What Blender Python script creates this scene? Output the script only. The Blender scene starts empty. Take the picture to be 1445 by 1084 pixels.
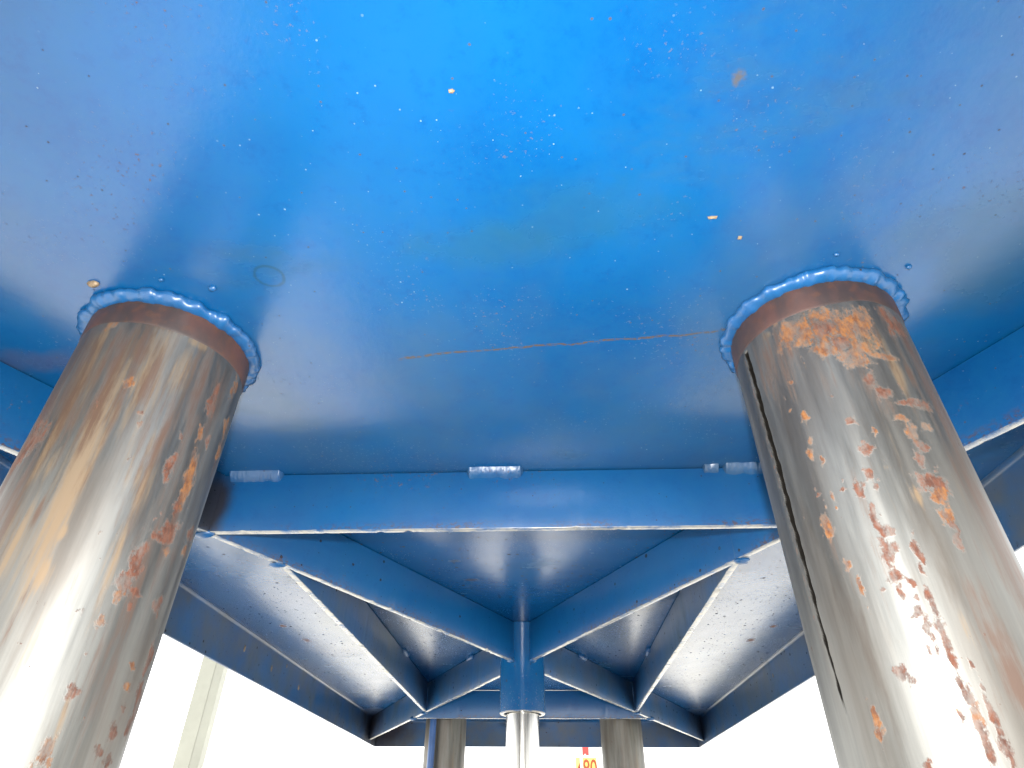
import bpy, bmesh, math, random
import numpy as np
from mathutils import Vector, Matrix, noise as mnoise
random.seed(7)
rng = np.random.default_rng(7)
sc = bpy.context.scene
C = sc.collection
ZP = 1.35                                  # height of the platform's underside above the ground

# ------------------------------------------------------------------ camera
cam = bpy.data.cameras.new('camera')
cam.sensor_width = 36.0
cam.lens = 880.84 / 1445 * 36.0
cam.clip_start = 0.01
cam.clip_end = 2000
camo = bpy.data.objects.new('camera', cam)
C.objects.link(camo)
sc.camera = camo
PITCH, YAW, ROLL = 0.6307, -0.0557, 0.0103
fw = Vector((math.sin(YAW)*math.cos(PITCH), math.cos(YAW)*math.cos(PITCH), math.sin(PITCH)))
r0 = Vector((math.cos(YAW), -math.sin(YAW), 0))
u0 = r0.cross(fw)
rt = r0*math.cos(ROLL) + u0*math.sin(ROLL)
up = u0*math.cos(ROLL) - r0*math.sin(ROLL)
CAM = Vector((0.0540, -1.5069, ZP-0.4))
camo.matrix_world = Matrix(((rt.x, up.x, -fw.x, CAM.x), (rt.y, up.y, -fw.y, CAM.y), (rt.z, up.z, -fw.z, CAM.z), (0, 0, 0, 1)))

# ------------------------------------------------------------------ sky, sun, flash, exposure
SUN_EL, SUN_AZ = math.radians(64), math.radians(-62)     # azimuth clockwise from +y
w = bpy.data.worlds.new('World')
sc.world = w
w.use_nodes = True
nt = w.node_tree
sky = nt.nodes.new('ShaderNodeTexSky')
sky.sky_type = 'NISHITA'
sky.sun_disc = False
sky.sun_elevation = SUN_EL
sky.sun_rotation = SUN_AZ
sky.air_density = 1.0
sky.dust_density = 1.5
sky.ozone_density = 0.6
hs = nt.nodes.new('ShaderNodeHueSaturation')             # thin white overcast
hs.inputs['Saturation'].default_value = 0.04
bg = nt.nodes['Background']
bg.inputs['Strength'].default_value = 0.15
nt.links.new(sky.outputs[0], hs.inputs['Color'])
nt.links.new(hs.outputs[0], bg.inputs['Color'])
sun = bpy.data.lights.new('sun', 'SUN')
sun.energy = 3.0
sun.angle = math.radians(12)
sun.color = (1.0, 0.95, 0.88)
suno = bpy.data.objects.new('sun', sun)
C.objects.link(suno)
sd = Vector((math.sin(SUN_AZ)*math.cos(SUN_EL), math.cos(SUN_AZ)*math.cos(SUN_EL), math.sin(SUN_EL)))
suno.rotation_euler = sd.to_track_quat('Z', 'Y').to_euler()
# the camera's own flash, just above the lens: it throws the hard shadow of the front rib
fl = bpy.data.lights.new('flash', 'SPOT')
fl.energy = 11.5
fl.shadow_soft_size = 0.012
fl.spot_size = math.radians(136)
fl.spot_blend = 1.0
fl.color = (1.0, 0.97, 0.93)
flo = bpy.data.objects.new('flash', fl)
C.objects.link(flo)
flo.location = CAM + up*0.058 - fw*0.01
flo.rotation_euler = (-(fw-up*0.16)).to_track_quat('Z', 'Y').to_euler()
vs = sc.view_settings
vs.view_transform = 'Standard'
vs.look = 'None'
vs.exposure = 2.22
vs.gamma = 1.0
sc.cycles.use_denoising = True
sc.cycles.max_bounces = 8
sc.cycles.caustics_reflective = False

# ------------------------------------------------------------------ helpers
def link(name, me, mats, parent=None, loc=None, label=None):
    o = bpy.data.objects.new(name, me)
    C.objects.link(o)
    for m in (mats if isinstance(mats, (list, tuple)) else [mats]):
        me.materials.append(m)
    if parent is not None:
        o.parent = parent
    if loc is not None:
        o.location = loc
    if label:
        o['label'] = label
    return o

def thing(name, label, cat, loc=(0, 0, 0), group=None):
    o = bpy.data.objects.new(name, None)
    o.empty_display_size = 0.1
    C.objects.link(o)
    o.location = loc
    o['label'] = label
    o['category'] = cat
    if group:
        o['group'] = group
    return o

def finish(bm, smooth=True, angle=35):
    bmesh.ops.recalc_face_normals(bm, faces=bm.faces[:])
    me = bpy.data.meshes.new('mesh')
    bm.to_mesh(me)
    bm.free()
    if smooth:
        me.shade_smooth()
        try:
            me.set_sharp_from_angle(angle=math.radians(angle))
        except Exception:
            pass
    return me

def bar(p0, p1, z0, z1, th, bev=0.0009, edge=True):
    """flat steel bar standing on edge from p0 to p1 (plan), z0 top to z1 bottom"""
    p0, p1 = Vector(p0), Vector(p1)
    d = (p1-p0).normalized()
    n = Vector((-d.y, d.x))*(th/2)
    bm = bmesh.new()
    vs_ = []
    for z in (z0, z1):
        for q in (p0+n, p1+n, p1-n, p0-n):
            vs_.append(bm.verts.new((q.x, q.y, z)))
    a = vs_
    for f in ((0, 1, 2, 3), (7, 6, 5, 4), (0, 4, 5, 1), (1, 5, 6, 2), (2, 6, 7, 3), (3, 7, 4, 0)):
        bm.faces.new([a[i] for i in f])
    if bev:
        bmesh.ops.bevel(bm, geom=bm.edges[:], offset=bev, segments=2, affect='EDGES', profile=0.5)
    L = (p1-p0).length
    d3 = Vector((d.x, d.y, 0))
    longs = [e for e in bm.edges if e.calc_length() > L*.9]
    bmesh.ops.subdivide_edges(bm, edges=longs, cuts=int(L/.006), use_grid_fill=False)
    n3 = Vector((n.x, n.y, 0)).normalized()
    for v in bm.verts:
        q = Vector((v.co.x, v.co.y, 0))
        if v.co.z < (z0+z1)/2:
            v.co.z += .0004*mnoise.noise(q*22)
            nick = mnoise.noise(q*140+Vector((0, 0, 4)))
            if nick > .34:
                v.co.z += (nick-.34)*.007
        if z0-.02 > v.co.z:
            v.co += n3*.0005*mnoise.noise(q*9+Vector((3, 1, 0)))
    bmesh.ops.recalc_face_normals(bm, faces=bm.faces[:])
    if edge:
        for f in bm.faces:
            if f.normal.z < -0.3:
                f.material_index = 1
    return finish(bm)

def revolve(prof, n=64, closed=False):
    """prof: list of (r, z)"""
    bm = bmesh.new()
    rings = []
    for r, z in prof:
        rings.append([bm.verts.new((r*math.cos(2*math.pi*k/n), r*math.sin(2*math.pi*k/n), z)) for k in range(n)])
    m = len(rings)
    for i in range(m if closed else m-1):
        a, b = rings[i], rings[(i+1) % m]
        for k in range(n):
            bm.faces.new((a[k], a[(k+1) % n], b[(k+1) % n], b[k]))
    return finish(bm)

def bead(path, rad, closed=False, seed=0, ripple=0.006, flat=1.0, taper=True, sharp=False):
    """lumpy weld run along a list of points"""
    P = [Vector(p) for p in path]
    n = len(P)
    bm = bmesh.new()
    rings = []
    s = 0.0
    for i, p in enumerate(P):
        q0 = P[(i-1) % n] if (closed or i > 0) else p
        q1 = P[(i+1) % n] if (closed or i < n-1) else p
        t = (q1-q0).normalized()
        a = t.orthogonal().normalized() if abs(t.z) > .9 else t.cross(Vector((0, 0, 1))).normalized()
        b = t.cross(a).normalized()
        if i:
            s += (p-P[i-1]).length
        ph = (s/ripple) % 1.0
        k = (0.97 if sharp else 0.92)+(0.04 if sharp else 0.12)*math.sqrt(max(0, 1-(2*ph-1)**2))
        k *= 1+(.22 if sharp else .32)*mnoise.noise((p*60)+Vector((seed*3.1, 0, 0)))
        if taper and not closed:
            e = min(i, n-1-i)/max(1, (n-1))
            k *= min(1, 0.55+e*14) if sharp else min(1, 0.35+e*9)
        off = Vector((mnoise.noise(p*70+Vector((0, seed, 0))), mnoise.noise(p*70+Vector((9, 0, seed))), 0))*rad*0.30
        M = 14
        ring = []
        for j in range(M):
            an = 2*math.pi*j/M
            dd = a*math.cos(an)+b*math.sin(an)*flat
            rr = rad*k*(1+0.30*mnoise.noise((p+dd*rad)*150+Vector((seed, 0, 0))))
            ring.append(bm.verts.new(p+off+dd*rr))
        rings.append(ring)
    M = 14
    for i in range(n if closed else n-1):
        a, b = rings[i], rings[(i+1) % n]
        for j in range(M):
            bm.faces.new((a[j], a[(j+1) % M], b[(j+1) % M], b[j]))
    if not closed:
        bm.faces.new(rings[0])
        bm.faces.new(rings[-1])
    return finish(bm, angle=75)

def fillet(x0, x1, y, leg, seed=0):
    """flat stitch weld between the plate (z = 0) and an upright face at y looking to -y"""
    bm = bmesh.new()
    n = 70
    rows = []
    for i in range(n+1):
        t = i/n
        x = x0+(x1-x0)*t
        e = min(1, .35+min(t, 1-t)*13)
        rp = 1+.06*math.sin((x*2*math.pi/.0065)+.8*mnoise.noise(Vector((x*200, seed, 0))))
        row = []
        for k in range(10):
            u = k/9
            a = leg*e*(1+.22*mnoise.noise(Vector((x*90, seed, 3)))*(1-u))
            b = leg*1.05*e*(1+.22*mnoise.noise(Vector((x*90, seed, 8)))*u)
            bul = (.16*leg*math.sin(math.pi*u)*rp+.0006*mnoise.noise(Vector((x*260, u*5, seed)))*math.sin(math.pi*u))*e
            row.append(bm.verts.new((x, y+.0005-a*(1-u)-bul*.7, .0005-b*u-bul*.7)))
        rows.append(row)
    for i in range(n):
        for k in range(9):
            bm.faces.new((rows[i][k], rows[i][k+1], rows[i+1][k+1], rows[i+1][k]))
    for r in (rows[0], rows[-1]):
        bm.faces.new(r+[bm.verts.new((r[0].co.x, y+.0005, .0005))])
    return finish(bm, angle=70)

def lump(r, sz=(1, 1, 1), seed=0, amp=0.35, sub=2):
    bm = bmesh.new()
    bmesh.ops.create_icosphere(bm, subdivisions=sub, radius=r)
    for v in bm.verts:
        k = 1+amp*mnoise.noise(v.co*(1.1/r)+Vector((seed*1.7, seed, 0)))
        v.co = Vector((v.co.x*sz[0], v.co.y*sz[1], v.co.z*sz[2]))*k
    return finish(bm, angle=60)

def flake(pts, th, seed=0):
    """curled paint flake with a torn outline, hanging under z = 0"""
    bm = bmesh.new()
    top = [bm.verts.new((x, y, 0.0004)) for x, y in pts]
    bot = [bm.verts.new((x*0.92, y*0.92, -th*(0.5+0.5*abs(mnoise.noise(Vector((x*900, y*900, seed))))))) for x, y in pts]
    n = len(pts)
    c = bm.verts.new((0, 0, -th))
    for i in range(n):
        j = (i+1) % n
        bm.faces.new((top[i], top[j], bot[j], bot[i]))
        bm.faces.new((bot[i], bot[j], c))
    bm.faces.new(top[::-1])
    return finish(bm, angle=20)

# ------------------------------------------------------------------ material helpers
class N:
    def __init__(s, name):
        s.m = bpy.data.materials.new(name)
        s.m.use_nodes = True
        s.t = s.m.node_tree
        s.b = s.t.nodes['Principled BSDF']
        s.co = s.t.nodes.new('ShaderNodeTexCoord').outputs['Object']
    def new(s, typ, **kw):
        n = s.t.nodes.new(typ)
        for k, v in kw.items():
            setattr(n, k, v)
        return n
    def put(s, sock, v):
        if isinstance(v, bpy.types.NodeSocket):
            s.t.links.new(v, sock)
        elif isinstance(v, (tuple, list)) and len(v) == 3 and sock.type == 'RGBA':
            sock.default_value = (*v, 1)
        else:
            sock.default_value = v
    def math(s, op, a, b=0.0, c=0.0, clamp=False):
        n = s.new('ShaderNodeMath', operation=op, use_clamp=clamp)
        for i, v in enumerate((a, b, c)):
            s.put(n.inputs[i], v)
        return n.outputs[0]
    def vmath(s, op, a, b=(0, 0, 0), out=0):
        n = s.new('ShaderNodeVectorMath', operation=op)
        s.put(n.inputs[0], a)
        s.put(n.inputs[1], b)
        return n.outputs[out]
    def ss(s, v, lo, hi):                                  # smoothstep
        n = s.new('ShaderNodeMapRange', interpolation_type='SMOOTHSTEP')
        s.put(n.inputs[0], v)
        n.inputs[1].default_value = lo
        n.inputs[2].default_value = hi
        return n.outputs[0]
    def noise(s, scale, detail=4, rough=.55, stretch=None, off=(0, 0, 0), dist=0.0):
        v = s.co
        if stretch or any(off):
            mp = s.new('ShaderNodeMapping')
            s.put(mp.inputs[0], v)
            mp.inputs['Location'].default_value = off
            mp.inputs['Scale'].default_value = stretch or (1, 1, 1)
            v = mp.outputs[0]
        n = s.new('ShaderNodeTexNoise')
        s.put(n.inputs['Vector'], v)
        n.inputs['Scale'].default_value = scale
        n.inputs['Detail'].default_value = detail
        n.inputs['Roughness'].default_value = rough
        n.inputs['Distortion'].default_value = dist
        return n.outputs[0]
    def voro(s, scale, off=(0, 0, 0), dims='3D'):
        n = s.new('ShaderNodeTexVoronoi', voronoi_dimensions=dims)
        s.put(n.inputs['Vector'], s.vmath('ADD', s.co, off))
        n.inputs['Scale'].default_value = scale
        return n.outputs['Distance'], n.outputs['Color']
    def mix(s, f, a, b):
        n = s.new('ShaderNodeMix', data_type='RGBA')
        s.put(n.inputs[0], f)
        s.put(n.inputs[6], a)
        s.put(n.inputs[7], b)
        return n.outputs[2]
    def fmix(s, f, a, b):
        n = s.new('ShaderNodeMix', data_type='FLOAT')
        s.put(n.inputs[0], f)
        s.put(n.inputs[2], a)
        s.put(n.inputs[3], b)
        return n.outputs[0]
    def bump(s, h, strength=.2, dist=.001, nrm=None):
        n = s.new('ShaderNodeBump')
        n.inputs['Strength'].default_value = strength
        n.inputs['Distance'].default_value = dist
        s.put(n.inputs['Height'], h)
        if nrm:
            s.put(n.inputs['Normal'], nrm)
        return n.outputs[0]
    def spot(s, p, r, soft=.5, squash=(1, 1, 1), wob=0.4, scale=60):
        """0..1 mask of a ragged stain about point p (object coordinates)"""
        d = s.vmath('SUBTRACT', s.co, p)
        d = s.vmath('MULTIPLY', d, squash)
        L = s.vmath('LENGTH', d, out=1)
        L = s.math('DIVIDE', L, r)
        L = s.math('ADD', L, s.math('MULTIPLY', s.math('SUBTRACT', s.noise(scale, 4), .5), wob*2))
        n = s.new('ShaderNodeMapRange', interpolation_type='SMOOTHSTEP')
        s.put(n.inputs[0], L)
        n.inputs[1].default_value = 1
        n.inputs[2].default_value = max(0.0, 1-soft)
        return n.outputs[0]
    def seg(s, a, b, width, wob=0.003):
        """mask of a thin wandering line from a to b in the plane z = 0"""
        a, b = Vector(a), Vector(b)
        d = (b-a)
        L = d.length
        d.normalize()
        nrm = Vector((-d.y, d.x, 0))
        rel = s.vmath('SUBTRACT', s.co, tuple(a))
        u = s.vmath('DOT_PRODUCT', rel, tuple(d), out=1)
        v = s.vmath('DOT_PRODUCT', rel, tuple(nrm), out=1)
        v = s.math('ADD', v, s.math('MULTIPLY', s.math('SUBTRACT', s.noise(28, 3), .5), wob*2))
        m = s.ss(s.math('ABSOLUTE', v), width, width*.25)
        m = s.math('MULTIPLY', m, s.ss(u, -.004, .004))
        return s.math('MULTIPLY', m, s.ss(u, L+.004, L-.004))

BLUE_A = (0.0008, 0.050, 0.164)
BLUE_B = (0.0014, 0.062, 0.188)
RUST = (0.30, 0.10, 0.045)
ORNG = (0.50, 0.22, 0.06)

def paint(name, dirt=.25, rust=1.0, rough=.27, plate=False, worn=0.0, edge_rust=None, dust=0.0, soot=False):
    g = N(name)
    col = g.mix(g.ss(g.noise(5, 4), .35, .65), BLUE_A, BLUE_B)
    mott = g.math('ADD', g.math('MULTIPLY', g.noise(38, 6, .7, None, (4, 4, 1)), .6), g.math('MULTIPLY', g.noise(150, 4, .7), .4))
    col = g.mix(g.math('MULTIPLY', g.ss(mott, .42, .64), .5), col, (0.0022, 0.060, 0.165))
    col = g.mix(g.math('MULTIPLY', g.ss(mott, .50, .34), .35), col, (0.0005, 0.034, 0.130))
    # faint greyish and olive films on the paint
    film = g.math('MULTIPLY', g.ss(g.noise(3.2, 5, .6, (1, .6, 1), (3, 1, 0)), .48, .72), dirt)
    col = g.mix(film, col, (0.05, 0.075, 0.085))
    film2 = g.math('MULTIPLY', g.ss(g.noise(4.5, 6, .65, (.8, 1.5, 1), (9, 4, 2)), .55, .75), dirt*.8)
    col = g.mix(film2, col, (0.03, 0.05, 0.03))
    if dust:
        col = g.mix(g.math('MULTIPLY', g.ss(g.noise(14, 6, .6, None, (2, 7, 1)), .25, .8), dust), col, (0.06, 0.062, 0.055))
    rgh = g.math('ADD', g.math('MULTIPLY', g.noise(9, 6, .65), .16), rough-.08)
    dirt_m = g.math('MULTIPLY', film2, .5)
    # rust pin pricks gathered in drifts
    drift = g.ss(g.noise(7, 3, .5, None, (1, 8, 3)), .50, .72)
    pr = g.ss(g.noise(240, 4, .65), .60, .68)
    pr = g.math('MULTIPLY', g.math('MULTIPLY', pr, drift), .75*rust)
    dirt_m = g.math('MAXIMUM', dirt_m, pr)
    col = g.mix(pr, col, (0.09, 0.045, 0.018))
    # dust and spatter specks
    d, c = g.voro(230)
    sep = g.new('ShaderNodeSeparateColor')
    g.put(sep.inputs[0], c)
    size = g.math('ADD', .03, g.math('MULTIPLY', g.math('POWER', sep.outputs[1], 5), .16))
    d = g.math('ADD', d, g.math('MULTIPLY', g.math('SUBTRACT', g.noise(420, 2), .5), .14))
    sp = g.math('MULTIPLY', g.math('LESS_THAN', d, size), g.math('GREATER_THAN', sep.outputs[0], .30))
    sp = g.math('MULTIPLY', sp, g.ss(g.noise(7, 3, .5, None, (5, 2, 8)), .38, .58))
    sp = g.math('MULTIPLY', sp, g.math('ADD', .10, g.math('MULTIPLY', g.math('POWER', sep.outputs[2], 2), .75)))
    col = g.mix(sp, col, (0.13, 0.20, 0.27))
    d2, c2 = g.voro(95, (.31, .17, .5))
    sep2 = g.new('ShaderNodeSeparateColor')
    g.put(sep2.inputs[0], c2)
    dk = g.math('MULTIPLY', g.ss(g.math('ADD', d2, g.math('MULTIPLY', g.math('SUBTRACT', g.noise(300, 2), .5), .12)), .11, .05), g.math('GREATER_THAN', sep2.outputs[1], .55))
    col = g.mix(g.math('MULTIPLY', dk, .75*min(1, rust)), col, (0.045, 0.035, 0.03))
    yz = g.new('ShaderNodeSeparateXYZ')
    g.put(yz.inputs[0], g.co)
    d3_, c3_ = g.voro(62, (.11, .47, .2))                 # coarser dirt flecks thrown up under the middle and far bays
    sep3 = g.new('ShaderNodeSeparateColor')
    g.put(sep3.inputs[0], c3_)
    d3_ = g.math('ADD', d3_, g.math('MULTIPLY', g.math('SUBTRACT', g.noise(200, 3), .5), .16))
    fk = g.math('MULTIPLY', g.math('LESS_THAN', d3_, g.math('ADD', .05, g.math('MULTIPLY', g.math('POWER', sep3.outputs[2], 2), .17))), g.math('GREATER_THAN', sep3.outputs[0], .60))
    fk = g.math('MULTIPLY', fk, g.math('MULTIPLY', g.ss(yz.outputs[1], -.74, -.66), g.ss(g.noise(5, 4), .36, .50)))
    if plate:
        for sc_, k0, big in ((34, .35, .085), (80, .66, .12)):
            d4, c4 = g.voro(sc_, (.3, .7, 0), '2D')
            sep4 = g.new('ShaderNodeSeparateColor')
            g.put(sep4.inputs[0], c4)
            d4 = g.math('ADD', d4, g.math('MULTIPLY', g.math('SUBTRACT', g.noise(260, 3), .5), .12))
            f4 = g.math('MULTIPLY', g.math('LESS_THAN', d4, g.math('ADD', .03, g.math('MULTIPLY', g.math('POWER', sep4.outputs[2], 2), big))), g.math('GREATER_THAN', sep4.outputs[0], k0))
            f4 = g.math('MULTIPLY', f4, g.math('MULTIPLY', g.ss(yz.outputs[1], -.74, -.66), g.ss(g.noise(6, 4, .6, None, (2, 5, 1)), .40, .52)))
            fk = g.math('MAXIMUM', fk, f4)
    dirt_m = g.math('MAXIMUM', dirt_m, g.math('MAXIMUM', fk, dk))
    col = g.mix(g.math('MULTIPLY', fk, .85*min(1, rust)), col, (0.03, 0.022, 0.016))
    for sx in (-1, 1):                               # brown dirt where water stands in the far corners
        cm = g.math('MULTIPLY', g.spot((sx*.60, 1.33, -.03), .17, .9, (1, .6, 1), .35, 10), .9 if sx < 0 else .5)
        dirt_m = g.math('MAXIMUM', dirt_m, cm)
        col = g.mix(cm, col, (.022, .013, .008))
    nrm = g.bump(g.noise(330, 2), .10, .0006)
    nrm = g.bump(g.noise(70, 4, .6), .10, .0012, nrm)
    nrm = g.bump(g.noise(16, 3), .10, .004, nrm)
    nrm = g.bump(g.math('ADD', sp, g.math('MULTIPLY', pr, .5)), .5, .0006, nrm)
    if edge_rust is not None:                        # rust creeping up from the lower edge
        z = g.new('ShaderNodeSeparateXYZ')
        g.put(z.inputs[0], g.co)
        e = g.ss(z.outputs[2], edge_rust+.016, edge_rust)
        e = g.math('MULTIPLY', e, g.ss(g.noise(170, 5, .7, (1, 1, 1.6)), .50, .56))
        e = g.math('MULTIPLY', e, g.ss(g.noise(8, 3), .36, .55))
        col = g.mix(g.math('MULTIPLY', e, .85), col, (0.05, 0.026, 0.016))
    if soot:  # shade and column reflection beside each column, painted into the rib colour
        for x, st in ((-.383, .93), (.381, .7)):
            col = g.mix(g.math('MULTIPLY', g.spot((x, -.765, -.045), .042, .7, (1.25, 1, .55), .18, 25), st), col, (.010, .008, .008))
    if plate:
        # drip line of rust, water ring, dabs and smears seen on the bare plate
        brk = g.ss(g.noise(190, 5, .75), .40, .53)
        for a, b, wd in (((-.090, -1.0075, 0), (.003, -1.0202, 0), .0024), ((.003, -1.0202, 0), (.0955, -1.0266, 0), .0022), ((.0955, -1.0266, 0), (.236, -1.0396, 0), .0021)):
            m = g.math('MULTIPLY', g.seg(a, b, wd, .0060), brk)
            col = g.mix(g.math('MULTIPLY', m, .85), col, (0.070, 0.045, 0.016))
        L = g.vmath('LENGTH', g.vmath('MULTIPLY', g.vmath('SUBTRACT', g.co, (-.1827, -1.1292, 0)), (1, 1.05, 1)), out=1)
        L = g.math('ADD', L, g.math('MULTIPLY', g.math('SUBTRACT', g.noise(60, 3), .5), .005))
        m = g.ss(g.math('ABSOLUTE', g.math('SUBTRACT', L, .0125)), .0022, .0005)
        col = g.mix(g.math('MULTIPLY', m, .5), col, (0.006, 0.028, 0.04))
        for p, r, c3, st, sq in (((.187, -1.2905, 0), .006, (.06, .045, .02), .7, (1, .8, 1)),
                                 ((.012, -1.155, 0), .075, (.010, .056, .085), .38, (.7, 2.2, 1)),
                                 ((.090, -1.185, 0), .080, (.010, .056, .085), .34, (.8, 1.6, 1)),
                                 ((-.47, -1.02, 0), .055, (.10, .05, .02), .25, (.7, 2.0, 1)),
                                 ((.45, -1.14, 0), .12, (.025, .050, .050), .35, (1, 1, 1)),
                                 ((-.56, -.02, 0), .011, (.14, .07, .04), .9, (1, .7, 1)),
                                 ((-.545, .11, 0), .013, (.14, .07, .04), .7, (1, .5, 1)),
                                 ((.575, .004, 0), .011, (.14, .07, .04), .9, (1, .7, 1)),
                                 ((.555, .125, 0), .013, (.14, .07, .04), .8, (1, .5, 1)),
                                 ((-.085, -.33, 0), .018, (.05, .04, .03), .7, (.8, 2, 1)),
                                 ((-.105, -.43, 0), .014, (.05, .04, .03), .6, (.8, 2, 1))):
            sm = g.math('MULTIPLY', g.spot(p, r, .85, sq, .75, 1.6/r), st)
            dirt_m = g.math('MAXIMUM', dirt_m, g.math('MULTIPLY', sm, 1.0 if r < .03 else .3))
            col = g.mix(sm, col, c3)
    if worn:
        col = g.mix(g.math('MULTIPLY', g.ss(g.noise(45, 6, .65), .30, .62), worn), col, (0.24, 0.235, 0.215))
    g.put(g.b.inputs['Base Color'], col)
    g.put(g.b.inputs['Specular IOR Level'], g.fmix(dirt_m, .5, .03))
    g.put(g.b.inputs['Roughness'], g.fmix(dirt_m, rgh, .85))
    g.put(g.b.inputs['Normal'], nrm)
    g.b.inputs['IOR'].default_value = 1.47
    return g.m

def flat_mat(name, col, rough=.5, metal=0.0, var=.12, scale=30, bump=.1):
    g = N(name)
    n = g.noise(scale, 5, .6)
    a = tuple(c*(1-var) for c in col)
    b = tuple(min(1, c*(1+var)) for c in col)
    g.put(g.b.inputs['Base Color'], g.mix(g.ss(n, .3, .7), a, b))
    g.put(g.b.inputs['Roughness'], g.math('ADD', g.math('MULTIPLY', g.noise(scale*2, 4), .15), rough-.07))
    g.b.inputs['Metallic'].default_value = metal
    g.put(g.b.inputs['Normal'], g.bump(g.noise(scale*8, 3), bump, .001))
    return g.m

def steel(name, authored=True, tone=1.0):
    """scuffed bare steel: brushed streaks along z, rust and tan streaks from the 'marks' attribute"""
    g = N(name)
    st = (1, 1, .05)
    fine = g.noise(420, 3, .6, st)
    mid = g.noise(75, 4, .6, (1, 1, .07), (2, 2, 0))
    big = g.noise(17, 4, .6, (1, 1, .22), (5, 1, 1))
    col = g.mix(g.ss(mid, .3, .7), (.116*tone, .118*tone, .114*tone), (.195*tone, .197*tone, .188*tone))
    col = g.mix(g.math('MULTIPLY', g.ss(big, .40, .70), .6), col, (.13*tone, .108*tone, .09*tone))
    col = g.mix(g.math('MULTIPLY', g.ss(g.noise(40, 5, .65, (1, 1, .16), (7, 3, 2)), .55, .72), .45), col, (.09, .07, .056))
    rgh = g.math('ADD', g.math('MULTIPLY', mid, .22), .34)
    rgh = g.math('ADD', rgh, g.math('MULTIPLY', fine, .06))
    n1 = g.noise(230, 5, .72, (1, 1, .55))
    n2 = g.noise(520, 4, .7, (1, 1, .7), (3, 0, 0))
    jit = g.math('MULTIPLY', g.math('SUBTRACT', g.math('ADD', g.math('MULTIPLY', n1, .6), g.math('MULTIPLY', n2, .4)), .5), 2.7)
    if authored:
        at = g.new('ShaderNodeAttribute', attribute_name='marks')
        sp = g.new('ShaderNodeSeparateColor')
        g.put(sp.inputs[0], at.outputs['Color'])
        r, o, t = sp.outputs
        br = at.outputs['Alpha']
        def cut(v, lo, hi, k=1.0):
            return g.ss(g.math('ADD', v, g.math('MULTIPLY', jit, k)), lo, hi)
        tm = g.math('MULTIPLY', g.ss(g.math('ADD', t, g.math('MULTIPLY', g.math('SUBTRACT', g.noise(120, 6, .72, (1, 1, .05)), .5), 2.6)), .30, .95), .70)
        bm_ = g.math('MULTIPLY', g.ss(g.math('ADD', br, g.math('MULTIPLY', g.math('SUBTRACT', g.noise(110, 6, .72, (1, 1, .09), (4, 4, 4)), .5), 2.6)), .25, .95), .85)
        rm, om = cut(r, .36, .80), cut(o, .36, .78)
        thin = g.math('ADD', .45, g.math('MULTIPLY', g.ss(g.noise(120, 5, .7, (1, 1, .5), (2, 5, 5)), .35, .6), .55))
        rm = g.math('MULTIPLY', rm, thin)
        om = g.math('MULTIPLY', om, thin)
    else:
        tm = g.math('MULTIPLY', g.ss(g.noise(30, 5, .65, (1, 1, .1), (1, 4, 2)), .55, .75), .5)
        bm_ = g.math('MULTIPLY', g.ss(g.noise(26, 5, .65, (1, 1, .12), (6, 4, 2)), .55, .75), .5)
        rm = g.math('MULTIPLY', g.ss(g.noise(60, 5, .7, (1, 1, .4), (8, 1, 2)), .66, .70), .8)
        om = g.math('MULTIPLY', g.ss(g.noise(60, 5, .7, (1, 1, .4), (1, 9, 2)), .69, .72), .8)
    # stray pin pricks of rust
    pk = g.math('MULTIPLY', g.ss(g.noise(190, 3, .6, (1, 1, .6), (6, 6, 1)), .69, .73), g.ss(g.noise(14, 3), .45, .6))
    rm = g.math('MAXIMUM', rm, g.math('MULTIPLY', pk, .8))
    col = g.mix(tm, col, (.19, .125, .065))
    col = g.mix(bm_, col, (.085, .048, .034))
    rust = g.mix(g.ss(n1, .38, .62), (.040, .012, .006), (.088, .029, .014))
    orng = g.mix(g.ss(n1, .38, .64), (.062, .020, .007), (.155, .062, .016))
    col = g.mix(rm, col, rust)
    col = g.mix(om, col, orng)
    cov = g.math('MAXIMUM', rm, om)
    soft = g.math('MAXIMUM', tm, bm_)
    slot = 0.0
    if authored:
        a2 = g.new('ShaderNodeAttribute', attribute_name='slot_dark')
        slot = a2.outputs['Fac']
        col = g.mix(slot, col, (.004, .0035, .003))  # inside of the slot coloured near black
        cov = g.math('MAXIMUM', cov, slot)
        g.put(g.b.inputs['Specular IOR Level'], g.fmix(slot, .5, .05))
    g.put(g.b.inputs['Base Color'], col)
    met = g.math('MULTIPLY', g.math('SUBTRACT', 1, cov), g.math('SUBTRACT', .92, g.math('MULTIPLY', soft, .55)))
    g.put(g.b.inputs['Metallic'], met)
    rgh = g.fmix(soft, rgh, .48)
    g.put(g.b.inputs['Roughness'], g.fmix(cov, rgh, .85))
    nrm = g.bump(fine, .10, .0004)
    nrm = g.bump(mid, .10, .0008, nrm)
    nrm = g.bump(g.math('MULTIPLY', cov, g.math('ADD', n1, n2)), .22, .0008, nrm)
    g.put(g.b.inputs['Normal'], nrm)
    return g.m

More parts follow.
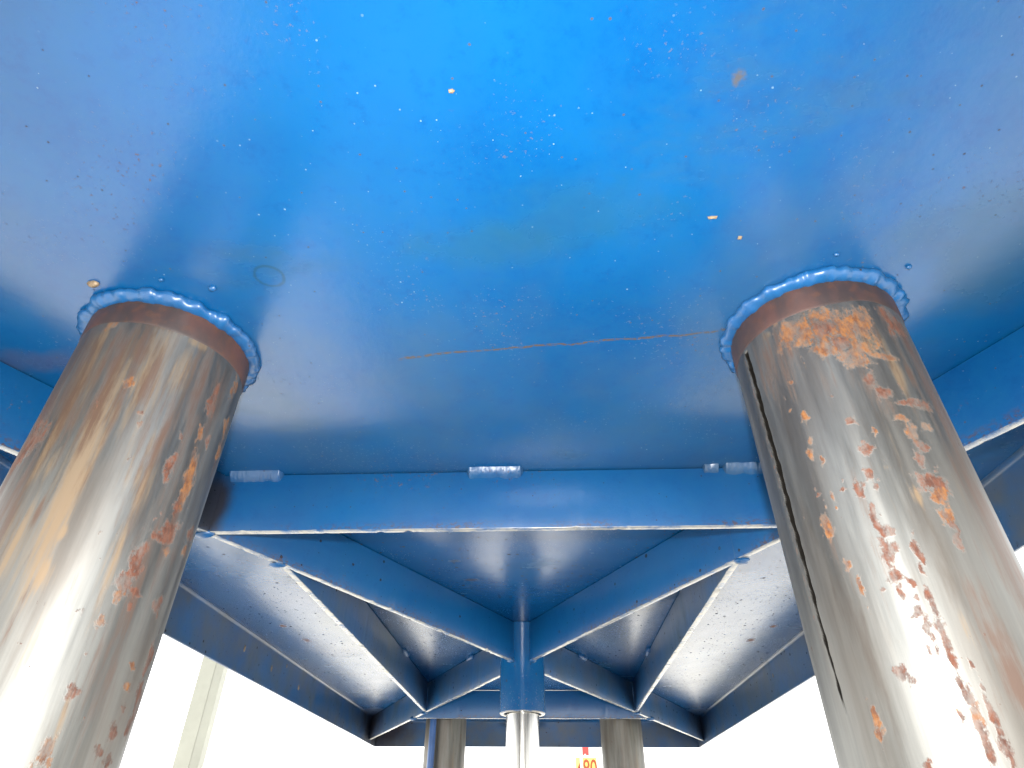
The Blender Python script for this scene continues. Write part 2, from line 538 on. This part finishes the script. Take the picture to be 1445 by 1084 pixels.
M_plate = paint('blue_paint_plate', .34, 1.2, .23, plate=True)
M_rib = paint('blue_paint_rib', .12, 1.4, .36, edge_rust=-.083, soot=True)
M_inner = paint('blue_paint_inner', .45, 1.3, .36, dust=.55)
M_edge = paint('worn_blue_edge', .3, .5, .26, worn=.85)
M_skirt = paint('blue_paint_skirt', .5, 1.2, .32, dust=.75, plate=False)
M_weld = paint('blue_paint_weld', .45, 1.4, .36, dust=.2)
M_hub = paint('blue_paint_hub', .2, .6, .24)
M_steel = steel('scuffed_steel')
M_steel_far = steel('scuffed_steel_plain', False, .9)
g = N('brown_primer')
cn = g.noise(22, 5, .6, (1, 1, .5))
cc = g.mix(g.ss(cn, .35, .65), (.024, .017, .017), (.056, .025, .020))
cc = g.mix(g.math('MULTIPLY', g.ss(g.noise(90, 5, .7), .5, .68), .6), cc, (.060, .027, .016))
g.put(g.b.inputs['Base Color'], cc)
g.put(g.b.inputs['Roughness'], g.math('ADD', .38, g.math('MULTIPLY', g.noise(60, 4), .25)))
g.put(g.b.inputs['Normal'], g.bump(g.noise(300, 4, .7), .2, .0006))
M_collar = g.m
g = N('hard_chrome')
stv = g.noise(60, 4, .6, (1, 1, .02))
g.put(g.b.inputs['Base Color'], g.mix(g.ss(stv, .35, .65), (.30, .295, .28), (.56, .55, .52)))
g.put(g.b.inputs['Roughness'], g.math('ADD', .10, g.math('MULTIPLY', stv, .22)))
g.b.inputs['Metallic'].default_value = 1
M_chrome = g.m
M_bare = flat_mat('bare_spatter', (.19, .14, .09), .45, .3, .3, 300, .3)
M_white = flat_mat('white_paint', (.80, .80, .78), .5, 0, .04, 8, .05)
M_cream = flat_mat('cream_paint', (.25, .258, .225), .45, 0, .07, 6, .06)
M_yellow = flat_mat('yellow_label', (.85, .72, .18), .5, 0, .05, 20, .02)
M_red = flat_mat('red_label', (.62, .06, .05), .5, 0, .08, 30, .02)
M_num = flat_mat('red_brown_print', (.36, .07, .02), .6, 0, .08, 30, .02)
M_pipe = flat_mat('blue_pipe_paint', (.03, .085, .24), .35, 0, .12, 20, .05)

# ------------------------------------------------------------------ ground
bm = bmesh.new()
q = 400
vsg = [bm.verts.new(p) for p in ((-q, -q, 0), (q, -q, 0), (q, q, 0), (-q, q, 0))]
bm.faces.new(vsg)
g = N('pale_concrete')
cc = g.mix(g.ss(g.noise(.9, 6, .6), .35, .65), (.43, .41, .36), (.55, .53, .47))
cc = g.mix(g.math('MULTIPLY', g.ss(g.noise(5, 6, .7), .5, .7), .3), cc, (.30, .29, .27))
g.put(g.b.inputs['Base Color'], cc)
g.b.inputs['Roughness'].default_value = .85
g.put(g.b.inputs['Normal'], g.bump(g.noise(90, 5), .3, .004))
gr = link('ground', finish(bm, False), g.m)
gr['kind'] = 'structure'

# ------------------------------------------------------------------ added deck under the columns, out of view, to darken the paint's reflections
bm = bmesh.new()
bmesh.ops.create_cube(bm, size=1)
for v in bm.verts:
    v.co = Vector((v.co.x*1.36, v.co.y*2.9, v.co.z*.12+.06))
bmesh.ops.bevel(bm, geom=bm.edges[:], offset=.006, segments=2, affect='EDGES')
deck = link('added_deck', finish(bm), flat_mat('dark_deck', (.040, .070, .115), .6, 0, .35, 6, .1))
deck['kind'] = 'structure'

# ------------------------------------------------------------------ the lifting platform
BX, BY, BR = 0.658, 1.414, 0.0944
RH = 0.083                      # rib depth
RING, XR, SXR, SYR = 0.7593, 0.381, 0.3246, 0.647
HR, HB = 0.0496, 0.1817
XC, YC, RC = 0.3145, 1.0375, 0.0733
plat = thing('lifting_platform', 'blue steel lifting platform seen from below, ribbed underside carried on rusty steel columns', 'lifting platform', (0, 0, 0))
L0 = (0, 0, ZP)

# plate
bm = bmesh.new()
bmesh.ops.create_cube(bm, size=1)
for v in bm.verts:
    v.co = Vector((v.co.x*2*(BX-.001), v.co.y*2*(BY-.001), v.co.z*.01+.005))
link('plate', finish(bm, False), M_plate, plat, L0)

# folded side panels with a rounded inner corner
def side_panel(ax, sgn):
    r = .008
    prof = [(-r, .004), (-r, -.0004)]
    for k in range(1, 9):
        a = math.pi/2*k/8
        prof.append((-r+r*math.sin(a), -.0004-r+r*math.cos(a)))
    prof += [(0, -BR+.001), (.001, -BR), (.005, -BR), (.006, -BR+.001), (.006, .004)]
    bm = bmesh.new()
    rows = []
    nseg = 24
    for i in range(nseg+1):
        t = -1+2*i/nseg
        row = []
        for u, z in prof:
            if ax == 'x':
                x, y = sgn*(BX+u), t*(BY+u)
            else:
                x, y = t*(BX+u), sgn*(BY+u)
            wv = .0012*mnoise.noise(Vector((x*3, y*3, z*8)))*(1 if z < -.02 else 0)
            row.append(bm.verts.new((x+(wv if ax == 'x' else 0), y+(wv if ax == 'y' else 0), z)))
        rows.append(row)
    for i in range(nseg):
        for j in range(len(prof)):
            k = (j+1) % len(prof)
            f = bm.faces.new((rows[i][j], rows[i+1][j], rows[i+1][k], rows[i][k]))
    return finish(bm, angle=30)
for ax, sg in (('x', -1), ('x', 1), ('y', 1), ('y', -1)):
    link('side_panel', side_panel(ax, sg), M_skirt, plat, L0)

G = -.0012                      # dark seam between ribs and plate
def du(t):                      # point on the diagonal, scaled along it
    return Vector((XR*t, RING*t))
dd = Vector((XR, RING)).normalized()
for sx in (-1, 1):
    for sy in (-1, 1):
        a = Vector((sx*dd.x, sy*dd.y))*(HR-.004)
        b = Vector((sx*XR, sy*RING))*((BX-.0005)/XR)
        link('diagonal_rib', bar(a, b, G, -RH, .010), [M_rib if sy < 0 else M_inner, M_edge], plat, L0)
for sy in (-1, 1):
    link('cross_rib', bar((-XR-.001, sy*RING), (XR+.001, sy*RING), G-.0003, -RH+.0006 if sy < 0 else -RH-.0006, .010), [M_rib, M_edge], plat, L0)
for sx in (-1, 1):
    link('side_rib', bar((sx*SXR, -SYR-.002), (sx*SXR, SYR+.002), G-.0006, -RH+.0011, .010), [M_inner, M_edge], plat, L0)

# hub: open tube that takes the lifting rod
hub = link('socket_tube', revolve([(HR, -.0008), (HR, -HB+.002), (HR-.0015, -HB), (.0415, -HB), (.0400, -HB+.0015), (.0400, -.0008)], 96), [M_hub, M_edge], plat, L0)
for p in hub.data.polygons:
    if p.normal.z < -.5:
        p.material_index = 1

# weld runs
def line(a, b, n):
    a, b = Vector(a), Vector(b)
    return [a.lerp(b, i/(n-1)) for i in range(n)]
yr = -RING-.005
for i, (x0, x1, r) in enumerate(((-.372, -.297, .0115), (-.047, .029, .0115), (.266, .286, .009), (.292, .345, .0115))):
    link('weld_tack', fillet(x0, x1, yr, r, seed=i*3+1), M_weld, plat, L0)
for sx in (-1, 1):
    for sy in (-1, 1):          # the hub's vertical and top welds
        base = Vector((sx*dd.x, sy*dd.y))
        nrm = Vector((-base.y, base.x))*(1 if sx*sy > 0 else -1)*-1
        if sy > 0:
            nrm = -nrm
        p = base*(HR+.002)+nrm*.006*(1 if sy < 0 else -1)
        link('weld_tack', bead(line((p.x, p.y, -.012), (p.x, p.y, -RH+.002), 40), .0042, seed=10+sx+2*sy, ripple=.006), M_weld, plat, L0)
        a = base*(HR+.004)+nrm*.007*(1 if sy < 0 else -1)
        b = base*(HR+.050)+nrm*.007*(1 if sy < 0 else -1)
        link('weld_tack', bead(line((a.x, a.y, -.002), (b.x, b.y, -.002), 40), .0058, seed=20+sx+2*sy, ripple=.007), M_weld, plat, L0)
        p = base*(HR+.003)
        link('weld_tack', lump(.008, (1.0, 1.0, .7), 30+sx+2*sy), M_weld, plat, (p.x, p.y, ZP-RH+.001))
        # side rib to diagonal
        q2 = Vector((sx*(SXR-.007), sy*(SYR-.022)))
        link('weld_tack', bead(line((q2.x, q2.y, -.008), (q2.x, q2.y, -RH+.004), 40), .0038, seed=40+sx+2*sy), M_weld, plat, L0)
        p = Vector((sx*SXR, sy*SYR))+Vector((sx*.004, -.001))
        link('weld_tack', lump(.0075, (1.5, 1, .55), 50+sx+2*sy, .5), M_weld, plat, (p.x, p.y, ZP-RH-.001))
        p = Vector((sx*(XR+.003), sy*RING))
        link('weld_tack', lump(.009, (1.4, .9, .7), 60+sx+2*sy, .5), M_weld, plat, (p.x, p.y, ZP-RH))
        # ribs to plate beyond the hub
        if sy > 0:
            for tt in (.38, .42):
                pass
    for yy in (.20, -.35):
        link('weld_tack', bead(line((sx*(SXR-.007), yy, -.003), (sx*(SXR-.007), yy+.05, -.003), 40), .006, seed=70+sx, ripple=.008), M_weld, plat, L0)
for sx in (-1, 1):
    base = Vector((sx*dd.x, dd.y))
    nrm = Vector((base.y*sx, -base.x*sx))*.007
    a, b = base*.30+nrm, base*.345+nrm
    link('weld_tack', bead(line((a.x, a.y, -.003), (b.x, b.y, -.003), 40), .006, seed=80+sx, ripple=.008), M_weld, plat, L0)

# spatter and flakes on the bare plate
for x, y, r, m in ((-.3441, -1.1272, .0042, M_bare), (-.2391, -1.1175, .0030, M_weld), (.2365, -1.0385, .0036, M_weld), (-.236, -1.045, .0032, M_weld),
                   (.305, -1.135, .002, M_weld), (.372, -1.118, .0022, M_weld), (.255, -1.085, .0026, M_weld), (-.345, -1.112, .0035, M_weld), (-.28, -1.13, .002, M_weld)):
    link('weld_spatter', lump(r, (1.2, .9, .8), int(x*900), .4), m, plat, (x, y, ZP-.001))
for x, y, pts, m in ((.1933, -1.1776, [(-.0042, -.0010), (-.001, -.0015), (.004, -.0015), (.0036, .0008), (.0005, .0002), (-.003, .0010)], M_bare),
                     (.220, -1.1562, [(-.0016, -.0017), (.0017, -.0014), (.0015, .0016), (-.0016, .0014)], M_bare),
                     (-.0003, -1.2902, [(-.002, -.001), (.001, -.0014), (.0026, 0), (.0008, .0016), (-.0018, .0010)], M_bare)):
    link('paint_flake', flake(pts, .0015), m, plat, (x, y, ZP))

for sx, y, z, r in ((-1, .02, -.040, .0042), (-1, .20, -.047, .0042), (-1, .42, -.052, .0040), (-1, .30, -.02, .003), (1, .33, -.040, .003)):
    link('paint_flake', lump(r, (.35, 1.0, 1.8), int(y*90)+3, .4), M_bare, plat, (sx*(BX-.0006), y, ZP+z))
# ------------------------------------------------------------------ columns
def column_mesh(marks, groove=None, fine=True):                # marks: angle, mm below plate, half width, half height, kind
    if fine:
        th = np.radians(np.concatenate([np.arange(150, 390, .75), np.arange(390, 510, 3.)]))
        zs = np.concatenate([np.arange(-.0005, -.42, -.0015), np.linspace(-.44, -ZP+.118, 30)])
    else:
        th = np.radians(np.arange(0, 360, 4.))
        zs = np.array([-.0005, -.1, -.3, -.6, -.9, -ZP+.118])
    if groove is not None:
        th = np.unique(np.round(np.concatenate([th, np.radians(np.arange(groove-5, groove+5, .2))]), 6))
    nT, nZ = len(th), len(zs)
    T, Z = np.meshgrid(th, zs)
    R = np.full_like(T, RC)
    Tm = np.degrees(T) % 360
    if groove is not None:
        wob = .30*np.sin(Z*31)+.22*np.sin(Z*77+1)+.10*np.sin(Z*260)
        d = np.abs(Tm-groove-wob)
        depth = np.clip((Z+.335)/.06, 0, 1)*np.clip((-.037-Z)/.004, 0, 1)
        lim = np.clip(2.3+.25*np.sin(Z*190)+.2*np.sin(Z*430)-(-.20-Z)*13*(Z < -.2), .45, 3)
        d0 = d
        R -= .0045*np.clip((lim-d)/.6, 0, 1)*depth
    R -= .0003*np.clip((-.013-Z)/.001, 0, 1)
    co = np.stack([R*np.cos(T), R*np.sin(T), Z], -1).reshape(-1, 3)
    i = np.arange(nZ-1)[:, None]*nT
    j = np.arange(nT)[None, :]
    jn = (j+1) % nT
    quads = np.stack([i+j, i+nT+j, i+nT+jn, i+jn], -1).reshape(-1, 4)
    me = bpy.data.meshes.new('column')
    me.from_pydata(co.tolist(), [], quads.tolist())
    me.update()
    me.shade_smooth()
    if fine:
        A = np.zeros((nZ, nT, 4), np.float32)
        ch = {'r': 0, 'o': 1, 't': 2, 'b': 3, 'B': 3, 's': 3, 'p': 0}
        runs = [(a, z-1.9*rz, rx*.8, rz*1.8+4, 's') for a, z, rx, rz, k in marks if k in 'ro' and rx > 2]
        for a, z, rx, rz, k in list(marks)+runs:
            dx = ((Tm-a+180) % 360-180)*math.pi/180*RC/max(rx, 1.1)*1000
            dz = (Z*1000-z)/max(rz, 1.1)
            d = np.sqrt(dx*dx+dz*dz)
            if k == 's':
                v = .38*np.exp(-dx*dx*.7-dz*dz*.6)
            elif k == 'B':
                v = .70*np.exp(-dx*dx*.5-dz*dz*.4)
            elif k in 'tb':
                v = .78*np.exp(-dx*dx*.35)*np.exp(-dz*dz*.5)
            else:
                wv = 1+.35*np.sin(dx*2.1+z)*np.cos(dz*2.7+a)
                v = np.clip(1.25-.72*d*wv, 0, 1)
            if k == 'p':
                A[:, :, 1] = np.minimum(A[:, :, 1], 1-v*.75)
            A[:, :, ch[k]] = np.maximum(A[:, :, ch[k]], v)
        if groove is not None:
            d = np.abs(Tm-groove+4.2-wob)
            A[:, :, 0] = np.maximum(A[:, :, 0], np.clip(.62-d*.3, 0, .5)*depth)
        ins = np.zeros((nZ, nT), np.float32)
        if groove is not None:
            ins = (np.clip((lim+.35-d0)/.4, 0, 1)*np.clip(depth*6, 0, 1)).astype(np.float32)
        a2 = me.attributes.new('slot_dark', 'FLOAT', 'POINT')
        a2.data.foreach_set('value', ins.reshape(-1))
        at = me.color_attributes.new('marks', 'FLOAT_COLOR', 'POINT')
        at.data.foreach_set('color', A.reshape(-1))
    return me

def collar_mesh(seed):
    bm = bmesh.new()
    n = 160
    rows = []
    for r, k in ((RC+.0005, 0), (RC+.0006, .5), (RC+.0005, .93), (RC-.0004, 1)):
        row = []
        for i in range(n):
            a = 2*math.pi*i/n
            h = .031+.0035*math.sin(a*1+seed*2.2)+.0022*mnoise.noise(Vector((math.cos(a)*2, math.sin(a)*2, seed*5)))
            row.append(bm.verts.new((r*math.cos(a), r*math.sin(a), -.001-(h-.001)*k)))
        rows.append(row)
    for q in range(3):
        for i in range(n):
            j = (i+1) % n
            bm.faces.new((rows[q][i], rows[q][j], rows[q+1][j], rows[q+1][i]))
    return finish(bm)

def column(x, y, me, mat, label, seed):
    o = link('column', me, mat, plat, (x, y, ZP), label)
    n = 260
    path = [(math.cos(2*math.pi*k/n)*(RC+.002), math.sin(2*math.pi*k/n)*(RC+.002), -.003) for k in range(n)]
    link('weld_bead', bead(path, .0086, True, seed, .013, .68), M_weld, o)
    link('collar', collar_mesh(seed), M_collar, o)
    return o
LEFT= ((348.9, -205.6, 8.8, 10.9, "r"), (344.9, -211.1, 10.7, 3.2, "r"), (334.9, -235.4, 6.0, 10.9, "r"), (332.3, -252.0, 6.2, 8.5, "r"), (340.7, -255.8, 4.6, 2.9, "r"), (331.4, -262.2, 3.0, 5.5, "o"), (327.7, -280.5, 3.0, 3.9, "o"), (326.8, -324.3, 4.3, 4.2, "r"), (325.6, -359.4, 4.1, 9.0, "o"), (0.7, -257.3, 5.7, 5.9, "r"), (350.8, -161.7, 4.8, 18.1, "o"), (348.2, -183.4, 3.7, 6.9, "r"), (13.5, -193.7, 6.6, 6.9, "r"), (12.4, -208.8, 6.0, 5.5, "o"), (356.8, -301.7, 3.9, 2.6, "o"), (358.1, -315.0, 4.8, 3.0, "o"), (359.1, -342.4, 4.8, 5.5, "r"), (352.9, -355.4, 4.6, 3.7, "r"), (3.4, -359.7, 4.5, 3.8, "r"), (12.4, -292.7, 5.4, 9.2, "r"), (16.9, -320.0, 8.6, 10.4, "r"), (16.6, -336.1, 6.1, 8.3, "r"), (334.9, -226.9, 4.4, 7.1, "r"), (352.8, -218.5, 3.9, 3.2, "o"), (340.3, -265.9, 2.0, 3.7, "r"), (1.8, -328.3, 2.5, 2.5, "r"), (293.2, -227.4, 2.7, 5.7, "t"), (293.3, -256.1, 3.4, 10.5, "t"), (320.6, -239.0, 3.7, 36.4, "t"), (322.4, -178.3, 6.1, 29.0, "t"), (327.4, -339.4, 2.1, 14.7, "t"), (271.6, -232.5, 6.6, 38.8, "t"), (302.9, -311.2, 1.6, 22.8, "t"), (326.3, -301.6, 1.1, 1.1, "r"), (288.9, -289.5, 1.5, 20.7, "b"), (276.9, -213.7, 2.3, 11.7, "b"), (331.5, -194.9, 2.2, 16.3, "t"), (346.9, -80.3, 4.1, 19.4, "r"), (348.9, -144.3, 4.2, 10.6, "o"), (349.2, -164.0, 3.9, 9.1, "o"), (12.6, -87.5, 6.6, 8.4, "o"), (6.0, -47.0, 5.4, 9.1, "o"), (4.3, -56.9, 3.6, 5.1, "r"), (15.7, -113.3, 6.3, 6.8, "o"), (355.3, -116.2, 2.9, 5.7, "r"), (305.6, -120.8, 2.9, 1.7, "r"), (307.6, -131.3, 1.7, 3.1, "r"), (318.3, -72.0, 6.6, 24.0, "t"), (319.5, -147.3, 5.2, 18.3, "t"), (318.0, -173.5, 5.0, 17.2, "t"), (292.7, -128.0, 4.3, 16.5, "t"), (292.2, -150.1, 3.4, 19.6, "t"), (255.6, -53.3, 10.3, 14.7, "t"), (257.4, -87.2, 7.7, 22.6, "t"), (263.8, -139.5, 7.4, 27.9, "t"), (268.8, -173.4, 6.4, 18.3, "t"), (240.5, -80.7, 16.6, 30.9, "b"), (239.2, -123.4, 15.8, 32.4, "b"), (235.6, -163.4, 15.2, 32.1, "b"), (241.2, -150.9, 15.6, 19.9, "r"), (277.7, -78.8, 12.6, 23.0, "b"), (301.1, -92.0, 6.2, 22.6, "b"), (290.2, -66.0, 9.4, 14.2, "b"), (263.6, -33.5, 5.5, 6.3, "o"), (297.6, -30.7, 19.2, 5.1, "b"), (322.9, -36.2, 9.1, 5.2, "t"), (271.6, -89.0, 3.3, 17.9, "b"), (341.5, -109.8, 4.7, 18.1, "b"), (333.0, -156.8, 3.9, 12.1, "r"), (333.2, -127.6, 2.0, 4.3, "r"), (345.9, -116.1, 3.3, 6.7, "o"), (292.2, -95.5, 3.6, 4.5, "o"))
RIGHT= ((228.8, -49.5, 10.4, 13.7, "o"), (243.1, -53.7, 16.1, 17.1, "o"), (254.5, -66.4, 16.1, 20.0, "o"), (260.4, -82.8, 12.7, 13.5, "o"), (270.8, -56.8, 11.3, 15.5, "o"), (273.1, -76.8, 7.2, 12.5, "t"), (246.5, -78.1, 10.3, 6.9, "o"), (248.2, -56.3, 9.7, 10.9, "p"), (255.5, -74.2, 7.9, 9.2, "p"), (262.7, -96.3, 8.1, 3.7, "o"), (278.2, -90.9, 11.1, 3.7, "o"), (263.9, -113.6, 4.9, 7.3, "r"), (267.7, -125.1, 6.4, 6.1, "r"), (281.3, -106.8, 4.5, 12.7, "t"), (286.5, -134.4, 14.1, 3.9, "r"), (272.1, -148.4, 4.6, 3.2, "o"), (274.6, -160.5, 4.3, 7.4, "o"), (285.6, -155.3, 4.9, 4.1, "o"), (277.2, -172.1, 5.3, 4.9, "r"), (272.4, -183.6, 2.8, 6.1, "r"), (275.2, -201.8, 7.3, 8.2, "r"), (245.7, -145.5, 3.8, 3.9, "r"), (240.6, -121.5, 1.3, 1.7, "r"), (255.2, -157.6, 1.7, 3.2, "o"), (248.0, -170.5, 4.0, 4.6, "r"), (245.1, -190.5, 3.1, 4.7, "r"), (245.8, -200.7, 1.9, 2.2, "r"), (237.8, -199.1, 3.1, 5.7, "r"), (221.8, -130.1, 2.9, 4.6, "o"), (214.3, -119.4, 1.6, 1.7, "o"), (220.6, -151.9, 2.3, 3.2, "o"), (218.6, -162.0, 2.2, 6.4, "o"), (223.8, -170.0, 1.9, 4.2, "o"), (220.5, -96.0, 2.3, 2.7, "o"), (299.0, -49.8, 13.3, 13.5, "r"), (291.2, -106.7, 5.8, 12.7, "b"), (323.1, -108.4, 12.2, 22.0, "b"), (214.7, -40.3, 3.3, 3.9, "t"), (229.7, -196.8, 1.6, 1.7, "r"), (216.5, -194.2, 1.8, 1.8, "r"), (254.6, -187.4, 2.3, 2.6, "t"), (244.8, -190.9, 3.3, 4.5, "r"), (237.5, -201.4, 2.5, 5.4, "r"), (245.6, -200.8, 1.9, 2.2, "r"), (236.2, -197.7, 1.8, 3.1, "r"), (240.0, -219.9, 2.2, 7.6, "r"), (242.3, -232.4, 4.8, 4.8, "r"), (240.5, -229.0, 2.5, 3.7, "r"), (241.0, -245.4, 4.7, 6.6, "r"), (239.3, -255.2, 1.3, 1.4, "r"), (239.9, -262.6, 4.0, 4.6, "r"), (239.6, -273.9, 1.6, 3.6, "r"), (246.1, -267.4, 1.7, 2.8, "r"), (245.2, -276.4, 1.7, 1.6, "r"), (243.9, -284.9, 3.2, 4.2, "r"), (245.4, -294.9, 2.3, 5.3, "r"), (251.0, -275.9, 1.9, 4.8, "r"), (251.1, -284.3, 1.9, 6.2, "r"), (251.0, -294.1, 1.9, 6.0, "r"), (250.8, -304.3, 2.0, 6.6, "r"), (250.5, -313.5, 1.8, 4.3, "r"), (249.9, -325.3, 1.8, 4.1, "r"), (251.3, -333.2, 2.7, 5.3, "r"), (251.9, -340.3, 2.5, 4.5, "o"), (251.2, -349.7, 2.2, 6.3, "r"), (251.2, -360.2, 2.4, 7.3, "r"), (215.3, -217.4, 3.8, 8.0, "o"), (215.4, -223.6, 2.5, 3.9, "o"), (219.7, -248.2, 2.5, 3.8, "o"), (222.8, -262.3, 1.8, 7.0, "o"), (222.6, -267.7, 1.2, 2.6, "o"), (228.8, -318.1, 4.5, 5.4, "r"), (210.0, -338.4, 2.7, 7.9, "o"), (209.6, -347.1, 2.6, 3.5, "o"), (226.6, -364.7, 2.4, 2.3, "r"), (273.4, -200.5, 10.5, 5.8, "r"), (274.7, -210.8, 6.3, 5.7, "o"), (273.9, -224.8, 5.1, 5.5, "o"), (275.0, -232.5, 3.0, 5.3, "r"), (274.1, -242.0, 2.8, 6.1, "r"), (253.5, -248.0, 2.5, 8.6, "r"), (252.0, -258.6, 1.4, 4.2, "r"), (272.0, -279.0, 6.4, 18.6, "b"), (272.5, -300.0, 7.1, 18.8, "b"), (272.5, -321.1, 6.8, 17.6, "b"), (260.2, -293.3, 1.4, 11.9, "t"), (257.8, -343.3, 1.7, 10.2, "r"), (257.9, -356.5, 2.4, 9.7, "r"), (232.7, -268.8, 1.0, 1.0, "r"), (242.9, -306.4, 1.0, 3.7, "r"), (246.2, -307.7, 1.0, 2.9, "r"), (215.7, -194.5, 1.5, 1.5, "r"), (223.2, -198.7, 1.4, 4.6, "o"), (231.1, -190.2, 0.9, 1.0, "r"), (229.7, -197.3, 0.9, 1.0, "r"), (245.1, -338.4, 2.1, 3.3, "t"), (246.0, -342.6, 1.4, 3.2, "r"), (263.5, -210.5, 2.2, 5.7, "t"), (223.3, -208.4, 1.0, 1.0, "o"), (257.4, -316.3, 1.0, 2.8, "r"), (258.4, -329.4, 1.0, 2.7, "r"))

LEFT += ((235, -60, 30, 50, 'B'), (240, -130, 26, 70, 'B'), (238, -220, 16, 80, 'B'), (280, -60, 24, 26, 'B'), (330, -70, 26, 34, 'B'), (350, -160, 14, 80, 'B'), (262, -110, 12, 60, 't'), (300, -90, 8, 60, 't'), (285, -170, 8, 90, 't'), (250, -90, 40, 60, 'B'), (285, -110, 18, 60, 'B'), (320, -130, 12, 70, 'B'), (255, -240, 14, 80, 'B'), (340, -250, 12, 90, 'B'))
RIGHT += ((310, -70, 26, 44, 'B'), (308, -140, 22, 70, 'B'), (304, -210, 16, 70, 'B'), (300, -280, 12, 60, 'B'), (262, -60, 30, 20, 'B'), (215, -70, 22, 30, 'B'), (312, -330, 12, 60, 'B'))

left_col = column(-XC, -YC, column_mesh(LEFT), M_steel, 'left front column streaked with tan and rusty orange', 1)
right_col = column(XC, -YC, column_mesh(RIGHT, 192.3), M_steel, 'right front column with a big orange rust patch and a dark slot', 2)
far = column_mesh([], None, False)
column(-XC, YC, far, M_steel_far, None, 3)
column(XC, YC, far.copy(), M_steel_far, None, 4).data.materials.clear()
for o in plat.children:
    if o.name.startswith('column') and not o.data.materials:
        o.data.materials.append(M_steel_far)

# ------------------------------------------------------------------ rod, pipe, post, sign
rod = thing('lifting_rod', 'bright chrome lifting rod standing in the blue tube at the middle of the platform', 'rod', (0, 0, 0))
RR = .0356
link('shaft', revolve([(.001, ZP-.012), (RR-.002, ZP-.012), (RR, ZP-.014), (RR, .118)], 96), M_chrome, rod)
pipe = thing('blue_pipe', 'thin blue pipe standing in front of the back left column', 'pipe', (-.3475, .948, 0))
link('tube', revolve([(.001, ZP-.0015), (.0115, ZP-.0015), (.0115, .118)], 32), M_pipe, pipe)

post = thing('cream_post', 'cream painted steel post standing in the open beyond the left side of the platform', 'post', (-1.972, 2.5, 0))
def prism(pts, z0, z1, bev=.003):
    bm = bmesh.new()
    a = [bm.verts.new((x, y, z0)) for x, y in pts]
    b = [bm.verts.new((x, y, z1)) for x, y in pts]
    n = len(pts)
    bm.faces.new(a[::-1])
    bm.faces.new(b)
    for i in range(n):
        bm.faces.new((a[i], a[(i+1) % n], b[(i+1) % n], b[i]))
    bmesh.ops.recalc_face_normals(bm, faces=bm.faces[:])
    if bev:
        bmesh.ops.bevel(bm, geom=[e for e in bm.edges if abs(e.verts[0].co.z-e.verts[1].co.z) > .1], offset=bev, segments=2, affect='EDGES')
    return finish(bm)
h = .065
link('flange', prism([(-h, -.05), (.030, -.05), (.030, -.042), (-h, -.042)], -.02, 3.2, .002), M_cream, post)
link('web', prism([(.030, -.05), (h, -.015), (h, .05), (-h, .05), (-h, -.0415), (.0295, -.0415)], -.02, 3.19, .002), M_cream, post)

sign = thing('number_post', 'white post with a yellow number label under a red tag beyond the platform', 'sign post', (.2333, 2.05, 0))
link('board', prism([(-.070, 0), (.070, 0), (.070, .03), (-.070, .03)], -.02, 2.6, .002), M_white, sign)
yl = link('number_label', prism([(-.047, -.0025), (.053, -.0025), (.053, .001), (-.047, .001)], ZP-.245, ZP-.073, 0), M_yellow, sign)
rl = link('red_label', prism([(-.017, -.0025), (.018, -.0025), (.018, .001), (-.017, .001)], ZP-.062, ZP, 0), M_red, sign)
link('strap', prism([(-.027, -.0075), (-.013, -.0075), (-.013, -.004), (-.027, -.004)], -.02, 2.6, 0), M_white, sign)
bm = bmesh.new()
tri = [bm.verts.new(p) for p in ((-.007, -.0035, ZP-.0625), (.006, -.0035, ZP-.0625), (0, -.0035, ZP-.0555), (-.007, -.002, ZP-.0625), (.006, -.002, ZP-.0625), (0, -.002, ZP-.0555))]
for f in ((0, 1, 2), (3, 5, 4), (0, 3, 4, 1), (1, 4, 5, 2), (2, 5, 3, 0)):
    bm.faces.new([tri[i] for i in f])
link('notch', finish(bm, False), M_white, rl)
def text(body, size, x, z, y=-.004):
    cu = bpy.data.curves.new('digits', 'FONT')
    cu.body = body
    cu.size = size
    cu.align_x = 'CENTER'
    cu.extrude = .0006
    cu.offset = .0012
    to = bpy.data.objects.new('digits', cu)
    C.objects.link(to)
    dg = bpy.context.evaluated_depsgraph_get()
    me = bpy.data.meshes.new_from_object(to.evaluated_get(dg))
    bpy.data.objects.remove(to)
    me.transform(Matrix.Translation((x, y, z)) @ Matrix.Rotation(math.pi/2, 4, 'X') @ Matrix.Diagonal((.66, 1, 1, 1)))
    return me
link('number', text('4', .105, -.027, ZP-.153), M_num, yl)
link('number', text('80', .105, .021, ZP-.153), M_num, yl)
